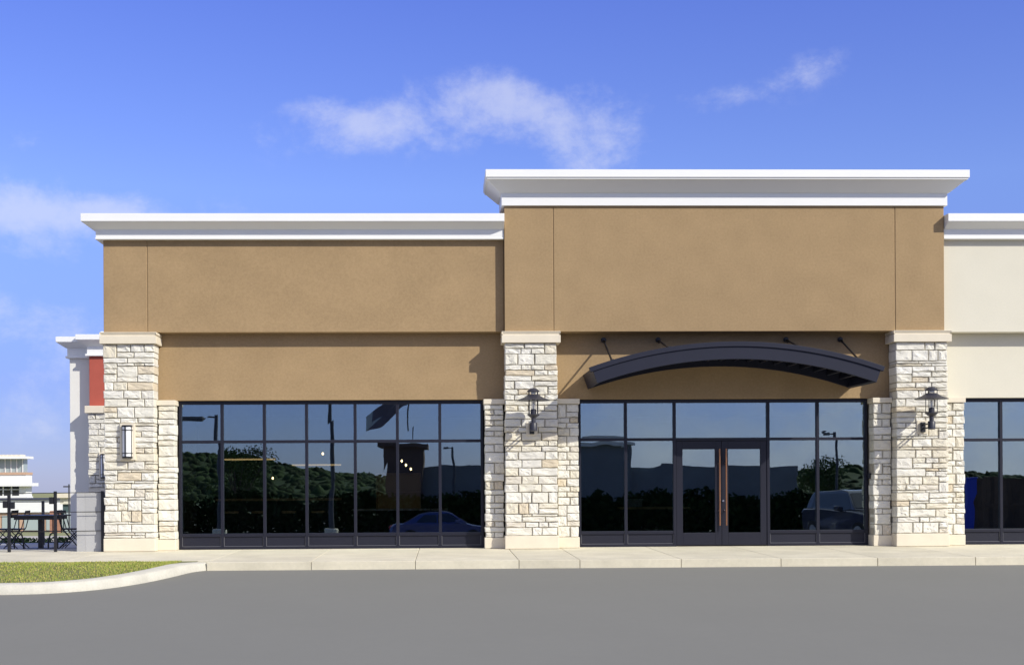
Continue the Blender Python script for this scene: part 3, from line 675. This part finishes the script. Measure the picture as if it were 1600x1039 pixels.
# ------------------------------------------------------------------ inside the storefront
bc = thing('bar_counter', 'long bar counter with pale oak top behind the left shop window', 'counter', (-3.9, 4.2, 0))
m = MB(); m.box(-5.35, -2.45, 3.95, 4.65, 0.965, 1.015); m.build('countertop', WOOD, bc, bevel=0.006)
m = MB(); m.box(-5.25, -2.55, 4.15, 4.6, 0.0, 0.963); m.build('counter_base', INT, bc)
def stool(x, y, lb):
    t = thing('bar_stool', lb, 'stool', (x, y, 0), 'oak topped bar stools at the counter')
    m = MB(); m.lathe([(0.15, 0.685), (0.172, 0.695), (0.172, 0.722), (0.16, 0.735), (0.02, 0.728)], (x, y, 0)); m.build('seat', WOOD, t, smooth=True)
    for k in range(4):
        a = math.pi / 4 + k * math.pi / 2; c, s_ = math.cos(a), math.sin(a)
        m = MB(); m.tube([(x + 0.12 * c, y + 0.12 * s_, 0.685), (x + 0.20 * c, y + 0.20 * s_, 0)], 0.012, 6); m.build('leg', BLACK, t)
    m = MB(); m.tube([(x + 0.17 * math.cos(k * math.pi / 8), y + 0.17 * math.sin(k * math.pi / 8), 0.25) for k in range(16)], 0.008, 6, True); m.build('footring', BLACK, t)
for x, lb in ((-4.9, 'oak topped bar stool, first from the left at the counter'), (-4.27, 'oak topped bar stool, second from the left at the counter'),
              (-3.58, 'oak topped bar stool, third from the left at the counter'), (-2.9, 'oak topped bar stool, fourth from the left at the counter')):
    stool(x, 3.45, lb)
for x0, x1, z, lb in ((-5.24, -4.02, 1.95, 'slim glowing linear pendant light higher and left over the bar'), (-3.62, -2.45, 1.81, 'slim glowing linear pendant light lower and right over the bar')):
    t = thing('pendant_light', lb, 'lamp', ((x0 + x1) / 2, 4.5, z), 'linear pendants over the bar')
    m = MB(); m.box(x0, x1, 4.47, 4.53, z - 0.018, z + 0.018); m.build('light_bar', LIN, t)
    for x in (x0 + 0.15, x1 - 0.15):
        m = MB(); m.tube([(x, 4.5, z + 0.02), (x, 4.5, 3.139)], 0.004, 6); m.build('cord', BLACK, t)
def bulbs(name, spots, lb):
    t = thing(name, lb, 'lamp', (spots[0][0], spots[0][1], spots[0][2]))
    for x, y, z in spots:
        m = MB(); m.tube([(x, y, z + 0.05), (x, y, 3.139)], 0.005, 6); m.build('cord', BLACK, t)
        m = MB(); m.lathe([(0.03, z + 0.04), (0.02, z + 0.055)], (x, y, 0), 10); m.build('socket', BLACK, t)
        m = MB(); m.lathe([(0.006, z - 0.026), (0.022, z - 0.012), (0.026, z + 0.006), (0.012, z + 0.038)], (x, y, 0), 12); m.build('bulb', BULB, t, smooth=True)
bulbs('bulb_cluster', [(-1.02, 5.2, 1.90), (-0.92, 5.35, 1.80), (-0.80, 5.2, 1.70)], 'three small glowing bulbs hung on cords at stepped heights over the white counter')
bulbs('bulb_pendant', [(-2.92, 4.9, 2.08)], 'single small glowing bulb near the right end of the bar')
bulbs('bulb_pendant', [(-4.3, 6.2, 1.5)], 'single small glowing bulb hung low behind the bar counter')
dc = thing('display_cabinet', 'dimly lit display cabinet with shelves deep inside the shop', 'cabinet', (-1.1, 7.2, 0))
m = MB(); m.box(-1.75, -1.72, 7.0, 7.5, 0, 1.6); m.box(-0.62, -0.59, 7.0, 7.5, 0, 1.6); m.box(-1.75, -0.59, 7.0, 7.5, 1.6, 1.63); m.build('carcass', WOOD, dc)
m = MB(); m.box(-1.72, -0.62, 7.47, 7.5, 0.7, 1.6); m.build('back_panel', GLOW, dc)
for z in (0.66, 1.12):
    m = MB(); m.box(-1.719, -0.621, 7.02, 7.465, z, z + 0.03); m.build('shelf', WOOD, dc)
sc = thing('service_counter', 'white topped service counter behind the left window', 'counter', (-1.1, 6.0, 0))
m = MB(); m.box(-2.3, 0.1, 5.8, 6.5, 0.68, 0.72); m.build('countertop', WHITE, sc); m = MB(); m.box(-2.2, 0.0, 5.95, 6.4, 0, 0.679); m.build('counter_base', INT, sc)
bx = MB(); bx.box(4.5, 4.85, 4.9, 5.2, 0.75, 0.92); bx.box(4.47, 4.88, 4.87, 5.23, 0.92, 0.945); tag(bx.build('storage_box', GREY, bevel=0.01), 'grey lidded box on the table behind the window left of the doors', 'box')
tb = thing('dining_table', 'brown table behind the window beside the double doors', 'table', (5.0, 5.1, 0))
m = MB(); m.box(4.3, 6.0, 4.75, 5.45, 0.70, 0.749); m.build('tabletop', WOOD, tb)
for x in (4.38, 5.92):
    for y in (4.83, 5.37):
        m = MB(); post(m, x, y, 0, 0.699); m.build('leg', BLACK, tb)

# ------------------------------------------------------------------ far away, beyond the patio
FB = thing('office_building', 'far white office building with brick base and trellised tower', 'building', (-72, 192, -5.7))
def bxs(*bs):
    m = MB()
    for b in bs: m.box(*b)
    return m
yF = 190.0
bxs((-90, -68.4, yF, yF + 3, -0.45, 1.68)).build('upper_wall', WHITE, FB)
bxs((-90, -68.2, yF - 0.15, yF + 3, -1.65, -0.46)).build('band_wall', WHITE, FB)
bxs((-90, -67.3, yF - 1.3, yF + 3, 1.22, 1.75)).build('eave', WHITE, FB)
bxs((-90, -68.35, yF - 0.2, yF + 3, 1.76, 3.06)).build('parapet_wall', WHITE, FB)
bxs((-90, -68.25, yF - 0.35, yF + 3, 3.07, 3.5)).build('brick_course', PBRICK, FB)
bxs((-90, -69.1, yF + 1, yF + 3, 3.51, 5.7)).build('tower_glass', PANE_FAR, FB)
for k in range(12):
    x = -69.3 - k * 0.95; bxs((x, x + 0.12, yF + 0.85, yF + 0.98, 3.51, 5.7)).build('mullion', WHITE, FB)
bxs((-90, -68.1, yF - 0.6, yF + 3, 5.71, 6.12)).build('roof', WHITE, FB)
for k in range(12):
    x = -69.5 - k * 0.7; bxs((x, x + 0.14, yF + 0.2, yF + 2.8, 6.13, 6.42)).build('trellis_bar', CAST, FB)
for k in range(8):
    x = -69.55 - k * 1.35
    wn = bxs((x - 1.1, x, yF - 0.05, yF - 0.002, -0.3, 1.18)).build('window', DARKGL, FB); bxs((x - 1.1, x, yF - 0.10, yF - 0.051, 0.62, 0.74)).build('transom', WHITE, wn)
bxs((-90, -68.4, yF, yF + 3, -6.6, -1.66)).build('ground_wall', PBRICK, FB)
for k in range(5):
    x = -69.6 - k * 4.2; bxs((x - 3.3, x, yF - 0.06, yF - 0.002, -5.6, -2.3)).build('window', PANE_FAR, FB)
bxs((-96, -77, yF + 3.05, yF + 20, -6.4, 5.4)).build('rear_block', WHITE, FB)
LB = thing('low_building', 'long low white building with dark roof line beyond the patio table', 'building', (-64, 165, -5.2))
bxs((-68.4, -50, 160, 164, -2.55, -0.75)).build('fascia_wall', WHITE, LB); bxs((-68.3, -50, 160.3, 164, -5.6, -2.56)).build('ground_wall', PBRICK, LB)
bxs((-68.4, -49.9, 159.8, 164, -0.74, -0.45)).build('roof', mat('dark_roof', (0.05, 0.055, 0.08), 0.7), LB)
for k in range(5):
    x = -65.5 + k * 3.1; bxs((x, x + 2.3, 160.18, 160.298, -5.0, -2.9)).build('window', PANE_FAR, LB)
TB = thing('corner_shop', 'far teal glazed shop with cream fascia and brick column', 'building', (-41.5, 123, -4))
bxs((-42.6, -37, 120, 128, -0.75, -0.05)).build('fascia', CREAM, TB); bxs((-43.1, -36.8, 119.6, 128.2, -0.049, 0.42)).build('roof', CAST, TB)
bxs((-42.4, -37, 120.3, 127.5, -4.6, -0.76)).build('wall', mat('teal_wall', (0.06, 0.10, 0.10), 0.6), TB)
for k in range(3):
    bxs((-42.2 + k * 1.5, -40.9 + k * 1.5, 120.2, 120.298, -4.2, -1.6)).build('window', PANE_FAR, TB)
bxs((-43.7, -42.7, 119.8, 121.0, -4.7, -1.5)).build('brick_column', BRICK, TB)
SL = thing('street_lamp', 'tiny dark street lamp above the far teal shop', 'lamp', (-35.95, 100, -3.3))
m = MB(); m.tube([(-35.95, 100, -3.4), (-35.95, 100, 1.45)], 0.07, 8); m.build('pole', POLEM, SL)
m = MB(); m.box(-36.45, -35.9, 99.8, 100.2, 1.15, 1.28); m.build('lamp_head', POLEM, SL)
hd = MB(); rnd = random.Random(9)
for k in range(5200):
    x = rnd.uniform(-30, -8.5); y = 15.6 + rnd.uniform(-0.5, 0.5); z = znorth(15.6) + rnd.uniform(-0.05, 0.16); a = rnd.uniform(0, 6.28); r = 0.05
    u = Vector((math.cos(a), math.sin(a), rnd.uniform(-.6, .6))) * r; v = Vector((-math.sin(a) * .4, math.cos(a) * .4, rnd.uniform(.3, 1))) * r
    p = Vector((x, y, z)); hd.add([p - u, p + v, p + u, p - v], [(0, 1, 2, 3)])
tag(hd.build('low_hedge', FOL), 'low dark green hedge along the far edge of the patio', 'hedge')

# ------------------------------------------------------------------ across the lot, seen in the glass
def tree(x, y, z, h, seed, label, n=2600):
    rn = random.Random(seed); t = thing('broadleaf_tree', label, 'tree', (x, y, z), 'trees across the parking lot')
    m = MB(); m.tube([(x, y, z - 0.2), (x + 0.1, y, z + h * 0.3), (x, y + 0.1, z + h * 0.62)], [h * 0.03, h * 0.02, h * 0.008], 8)
    cl = []
    for k in range(9):
        a = rn.uniform(0, 6.28); rr = h * rn.uniform(0.08, 0.26); q = Vector((x + rr * math.cos(a), y + rr * math.sin(a), z + h * rn.uniform(0.42, 0.9)))
        cl.append((q, h * rn.uniform(0.10, 0.17))); m.tube([(x, y, z + h * 0.32), tuple(q)], [h * 0.009, h * 0.003], 6)
    m.build('trunk', BARK, t)
    m = MB()
    for k in range(n):
        q, r = rn.choice(cl); d = Vector((rn.gauss(0, 1), rn.gauss(0, 1), rn.gauss(0, .8))).normalized() * r * rn.uniform(0.5, 1.1)
        p = q + d; u = Vector((rn.gauss(0, 1), rn.gauss(0, 1), rn.gauss(0, 1))).normalized(); v = u.orthogonal().normalized(); s_ = h * 0.016
        m.add([p - u * s_, p + v * s_ * .6, p + u * s_, p - v * s_ * .6], [(0, 1, 2, 3)])
    m.build('crown', FOL, t)
for i, (x, y, h, lb) in enumerate(((-16.5, -78, 8.0, 'bushy tree across the lot mirrored in the left window'), (-21, -70, 6.0, 'smaller tree across the lot, left of the bushy one'),
                                   (-27.5, -85, 8.5, 'tall tree across the lot at the far left of the row'), (36, -95, 7, 'tree beyond the strip mall end'))):
    tree(x, y, zroad(y), h, 50 + i, lb)
hr = MB(); rnd = random.Random(31)
for k in range(36000):
    x = rnd.uniform(-22, 22.5); top = 2.6 + 0.40 * mnoise.noise(Vector((x * 0.35, 3, 0))) + 0.35 * mnoise.noise(Vector((x * 1.3, 9, 0)))
    y = -38.5 + rnd.uniform(-0.9, 0.9); z = zroad(-38.5) + top * rnd.random() ** 0.8 * (1 - 0.25 * abs(y + 38.5))
    u = Vector((rnd.gauss(0, 1), rnd.gauss(0, 1), rnd.gauss(0, 1))).normalized(); v = u.orthogonal().normalized(); p = Vector((x, y, z)); q = 0.15
    hr.add([p - u * q, p + v * q * .6, p + u * q, p - v * q * .6], [(0, 1, 2, 3)])
tag(hr.build('shrub_hedge', HEDGE), 'long dark hedge of leafy shrubs across the lane behind the blue sedan', 'hedge')
wd = MB(); rnd = random.Random(77)
me = bmesh.new(); bmesh.ops.create_icosphere(me, subdivisions=2, radius=1.0); IV = [v.co.copy() for v in me.verts]; IF = [tuple(v.index for v in f.verts) for f in me.faces]; me.free()
def hill_z(x, y):
    return -2.75 + max(0, (8.0 * math.exp(-((x + 75) / 60) ** 2) + 4.5 + 3.0 * math.exp(-((x - 120) / 60) ** 2) + 2.2 * math.sin(x * 0.05)) * min(1, max(0, (-y - 250) / 150)))
for k in range(3000):
    x = rnd.choice((rnd.uniform(-130, 5), rnd.uniform(-130, 5), rnd.uniform(70, 210), rnd.uniform(-230, 260))); y = rnd.uniform(-420, -255); s_ = rnd.uniform(0.9, 2.0); z = hill_z(x, y) - 1
    wd.add([(x + v.x * s_ * (1 + .3 * mnoise.noise(v * 2 + Vector((k, 0, 0)))), y + v.y * s_, z + v.z * s_ * (1 + .35 * mnoise.noise(v * 2.5 + Vector((0, k, 0))))) for v in IV], IF)
tag(wd.build('woodland', WOODS, smooth=True), 'dense green woodland on the hill beyond the strip mall', 'woods', kind='stuff')
hl = MB(); xs = [-700 + 25 * i for i in range(57)]; ys = [-245, -300, -350, -400, -480, -700]
hl.add([(x, y, hill_z(x, max(y, -400)) - (0.3 if y < -245 else 0.4)) for y in ys for x in xs], [(j * 57 + i, j * 57 + i + 1, (j + 1) * 57 + i + 1, (j + 1) * 57 + i) for j in range(5) for i in range(56)])
tag(hl.build('hill', WOODS), kind='structure')

SMb = thing('strip_mall', 'low strip mall with brown corner tower across the lot', 'building', (14, -95, -2.7))
bxs((-1.8, 32, -108, -90, -3.2, -0.4)).build('shop_wall', BROWNW, SMb)
bxs((-1.8, 32, -107.9, -89.5, -0.399, 2.75)).build('fascia', GRAYW, SMb)
bxs((-5.3, -1.81, -95, -88, -3.2, 4.5)).build('tower', BROWNW, SMb); bxs((-5.8, -1.4, -95.5, -87.5, 4.501, 5.0)).build('tower_cap', BROWNW, SMb)
bxs((12.2, 16.7, -100, -89.0, -0.39, 4.65)).build('gable_block', GRAYW, SMb); bxs((11.9, 17.0, -100, -88.6, 4.651, 4.95)).build('gable_cap', CREAM, SMb)
for k in range(9):
    x = -0.8 + k * 3.6; wn = bxs((x, x + 2.6, -89.98, -89.9, -2.8, -0.7)).build('shop_window', DARKGL, SMb)
def light_pole(x, y, h, arm, label):
    z = zroad(y) if y > -60 else zroad(-60); t = thing('light_pole', label, 'lamp post', (x, y, z), 'parking lot light poles')
    m = MB(); m.lathe([(0.28, z), (0.28, z + 0.7), (0.24, z + 0.75)], (x, y, 0), 16); m.build('footing', CONC, t)
    m = MB(); m.tube([(x, y, z + 0.7), (x, y, h)], [0.11, 0.085], 12); m.build('pole', POLEM, t, smooth=True)
    m = MB(); m.tube([(x, y, h - 0.12), (x + arm * 0.45, y, h - 0.10)], 0.04, 8); m.build('arm', POLEM, t)
    m = MB(); m.box(min(x + arm * 0.4, x + arm), max(x + arm * 0.4, x + arm), y - 0.2, y + 0.2, h - 0.2, h); m.build('lamp_head', POLEM, t, bevel=0.03)
light_pole(-9.86, -29.5, 4.4, -1.7, 'dark light pole with its head pointing left, mirrored in the first window panes')
light_pole(-5.2, -33, 9.0, 1.5, 'tall dark light pole mirrored beside the fourth window mullion')
light_pole(27.0, -62, 4.6, -0.8, 'slim light pole mirrored right of the double doors')
light_pole(1.1, -88, 4.5, -0.9, 'small light pole in front of the strip mall fascia')
FP = thing('flagpole', 'tall white flagpole across the lot with a large flying flag', 'flagpole', (-3.7, -118, -2.7))
m = MB(); m.tube([(-3.7, -118, -2.8), (-3.7, -118, 14)], [0.10, 0.05], 10); m.build('pole', POLEM, FP)
for nm, mt_, v0, v1, q0, q1 in (('flag_cloth', FLAGD, 0.0, 0.86, 0, .42), ('flag_stripe', FLAGL, 0.0, 0.86, .42, .58), ('flag_cloth', FLAGD, 0.0, 0.86, .58, 1), ('flag_hem', FLAGL, 0.86, 1.0, 0, 1)):
    m = MB(); nu = 18; vs = []
    for i in range(nu + 1):
        for j in range(5):
            u = v0 + (v1 - v0) * i / nu; v = q0 + (q1 - q0) * j / 4
            vs.append((-3.78 - 5.2 * u, -118 + 0.5 * math.sin(u * 9 + v), 12.1 - 2.9 * v - 2.9 * u ** 1.25 + 0.35 * math.sin(u * 7 + 1) * v))
    m.add(vs, [(i * 5 + j, i * 5 + j + 1, i * 5 + 6 + j, i * 5 + 5 + j) for i in range(nu) for j in range(4)]); o = m.build(nm, mt_, FP)
    o.modifiers.new('thickness', 'SOLIDIFY').thickness = 0.02
FN = thing('wooden_fence', 'brown board fence with a rail across the lot', 'fence', (27, -33, -1.6))
m = MB()
for k in range(46): m.box(25.0 + k * 0.2, 25.0 + k * 0.2 + 0.185, -33.0, -32.96, -1.6, 1.5 + 0.01 * (k % 3))
m.build('boards', FENCEW, FN); m = MB(); m.box(25, 34.2, -32.958, -32.9, 0.12, 0.26); m.build('rail', FENCEW, FN)
bp = MB(); bp.box(24.45, 24.96, -33.2, -32.8, -1.6, 1.5); bp.box(24.40, 25.0, -33.25, -32.75, 1.501, 1.56); tag(bp.build('utility_cabinet', BLUEP, bevel=0.03), 'tall blue utility cabinet at the end of the board fence', 'cabinet')

def car(cx, cy, ang, kind, paint, label):
    z0 = zroad(cy); t = thing('parked_car', label, 'car', (cx, cy, z0))
    if kind == 'sedan':
        Ln, Wd = 4.7, 0.90
        low_ = [(-2.35, .45), (-2.33, .80), (-2.2, .93), (-1.5, .97), (-0.9, .96), (0.9, .94), (1.9, .82), (2.28, .68), (2.35, .45), (2.2, .22), (-2.2, .22)]
        top = [(-1.75, .96), (-1.0, 1.36), (-0.55, 1.45), (0.1, 1.44), (0.45, 1.36), (1.15, .93)]; wr, wx = 0.33, 1.38
    else:
        Ln, Wd = 4.7, 0.96
        low_ = [(-2.3, .5), (-2.32, 1.0), (-2.2, 1.12), (-1.0, 1.14), (0.95, 1.12), (1.2, 1.10), (2.15, 1.0), (2.32, .82), (2.34, .45), (2.2, .3), (-2.2, .3)]
        top = [(-2.18, 1.13), (-2.0, 1.66), (-1.8, 1.80), (-0.2, 1.83), (0.2, 1.76), (0.95, 1.13)]; wr, wx = 0.38, 1.42
    def loft(pl, prof):
        """polygon in X-Z lofted across Y; prof = (y, inset) rows"""
        ccx = sum(p[0] for p in pl) / len(pl); ccz = sum(p[1] for p in pl) / len(pl); vs = []; n = len(pl)
        for y, k in prof: vs += [(ccx + (x - ccx) * k, y, ccz + (z - ccz) * (1 - (1 - k) * 0.6)) for x, z in pl]
        m = len(prof); return vs, [(r * n + i, r * n + (i + 1) % n, (r + 1) * n + (i + 1) % n, (r + 1) * n + i) for r in range(m - 1) for i in range(n)] + [tuple(range(n)), tuple(range((m - 1) * n, m * n))[::-1]]
    mt = Matrix.Translation((cx, cy, z0)) @ Matrix.Rotation(R(ang), 4, 'Z')
    def emit(vs, fs, nm, m_, par, bevel=0.0, smooth=True):
        q = MB(); q.add([mt @ Vector(v) for v in vs], fs); return q.build(nm, m_, par, bevel, smooth)
    vs, fs = loft(low_, [(-Wd, .96), (-Wd * .93, .99), (-Wd * .6, 1), (Wd * .6, 1), (Wd * .93, .99), (Wd, .96)]); body = emit(vs, fs, 'body', paint, t, 0.03)
    tw = Wd * 0.82
    n = len(top); zb, zt_ = top[0][1], max(p[1] for p in top)
    def tuck(z): return tw - (z - zb) / (zt_ - zb) * 0.16
    vs = [(x, -tuck(z), z) for x, z in top] + [(x, tuck(z), z) for x, z in top]
    emit(vs, [tuple(range(n)), tuple(range(n, 2 * n))[::-1]] + [(i, (i + 1) % n, n + (i + 1) % n, n + i) for i in range(n)], 'cabin', paint, t, 0.02)
    def lerp(a, b, f): return a + (b - a) * f
    bl = top[0]; tl = top[1] if kind == 'sedan' else top[1]; fr = top[-1]; tf = top[-2]
    zl = zb + 0.05; zh = zt_ - 0.13
    xb = lerp(bl[0], tl[0], 0.5) + 0.25; xf = fr[0] - 0.28; xh0 = tl[0] + 0.22; xh1 = tf[0] - 0.02
    split = (xb + xf) / 2 - 0.05
    for sy in (-1, 1):
        for a0, a1, c0, c1 in ((xb, split - .03, xh0, split - .03), (split + .03, xf, split + .03, xh1)):
            y0 = sy * (tuck(zl) + 0.008); y1 = sy * (tuck(zh) + 0.008)
            q = [(a0, y0, zl), (a1, y0, zl), (c1, y1, zh), (c0, y1, zh)]
            emit(q + [(x, y - sy * 0.02, z) for x, y, z in q], [(0, 1, 2, 3), (7, 6, 5, 4), (0, 4, 5, 1), (1, 5, 6, 2), (2, 6, 7, 3), (3, 7, 4, 0)], 'side_window', DARKGL, t, smooth=False)
        emit(*boxd(split + 0.75, split + 0.98, sy * (Wd - .02), sy * (Wd + .16), zb - 0.02, zb + 0.13), 'wing_mirror', paint, t, 0.03)
        for wxx in (-wx, wx):
            q = MB(); q.disc_x((wxx, sy * (Wd - 0.10), wr), wr, 0.24); wo_ = emit(q.v, q.f, 'wheel', TYRE, t, 0.02)
            q = MB(); q.disc_x((wxx, sy * (Wd + 0.02), wr), wr * 0.62, 0.02); emit(q.v, q.f, 'rim', RIM, wo_)
        xe = 2.26; zz = low_[6][1] - 0.10
        emit(*boxd(xe - 0.25, xe + 0.045, sy * Wd * .62, sy * Wd * .90, zz - .10, zz + .03), 'headlight', LENS, t, 0.03)
        emit(*boxd(-2.345, -2.25, sy * Wd * .6, sy * Wd * .9, .72, .86), 'tail_light', TAIL, t, 0.02)
    for (pa, pb), nm in (((fr, tf), 'windscreen'), ((bl, tl), 'rear_window')):
        sg = 1 if nm == 'windscreen' else -1; ff = (0.10, 0.92); q = []
        for f in ff:
            x = lerp(pa[0], pb[0], f); z = lerp(pa[1], pb[1], f); yy = tuck(z) - 0.07
            q += [(x + sg * 0.012, -yy, z + 0.012), (x + sg * 0.012, yy, z + 0.012)]
        q = [q[0], q[1], q[3], q[2]]
        emit(q + [(x - sg * 0.02, y, z - 0.02) for x, y, z in q], [(0, 1, 2, 3), (7, 6, 5, 4), (0, 4, 5, 1), (1, 5, 6, 2), (2, 6, 7, 3), (3, 7, 4, 0)], nm, DARKGL, t, smooth=False)
    emit(*boxd(2.30, 2.36, -Wd * .5, Wd * .5, .42, .62), 'grille', BLACK, t, 0.01)
    return t
def boxd(x0, x1, y0, y1, z0, z1):
    q = MB(); q.box(min(x0, x1), max(x0, x1), min(y0, y1), max(y0, y1), z0, z1); return q.v, q.f
car(-0.1, -29.6, 0, 'sedan', BLUE, 'blue sedan parked across the lane, mirrored low in the left window')
car(14.55, -17.4, 76, 'suv', NAVY, 'dark sport utility car parked across the lane right of the doors')
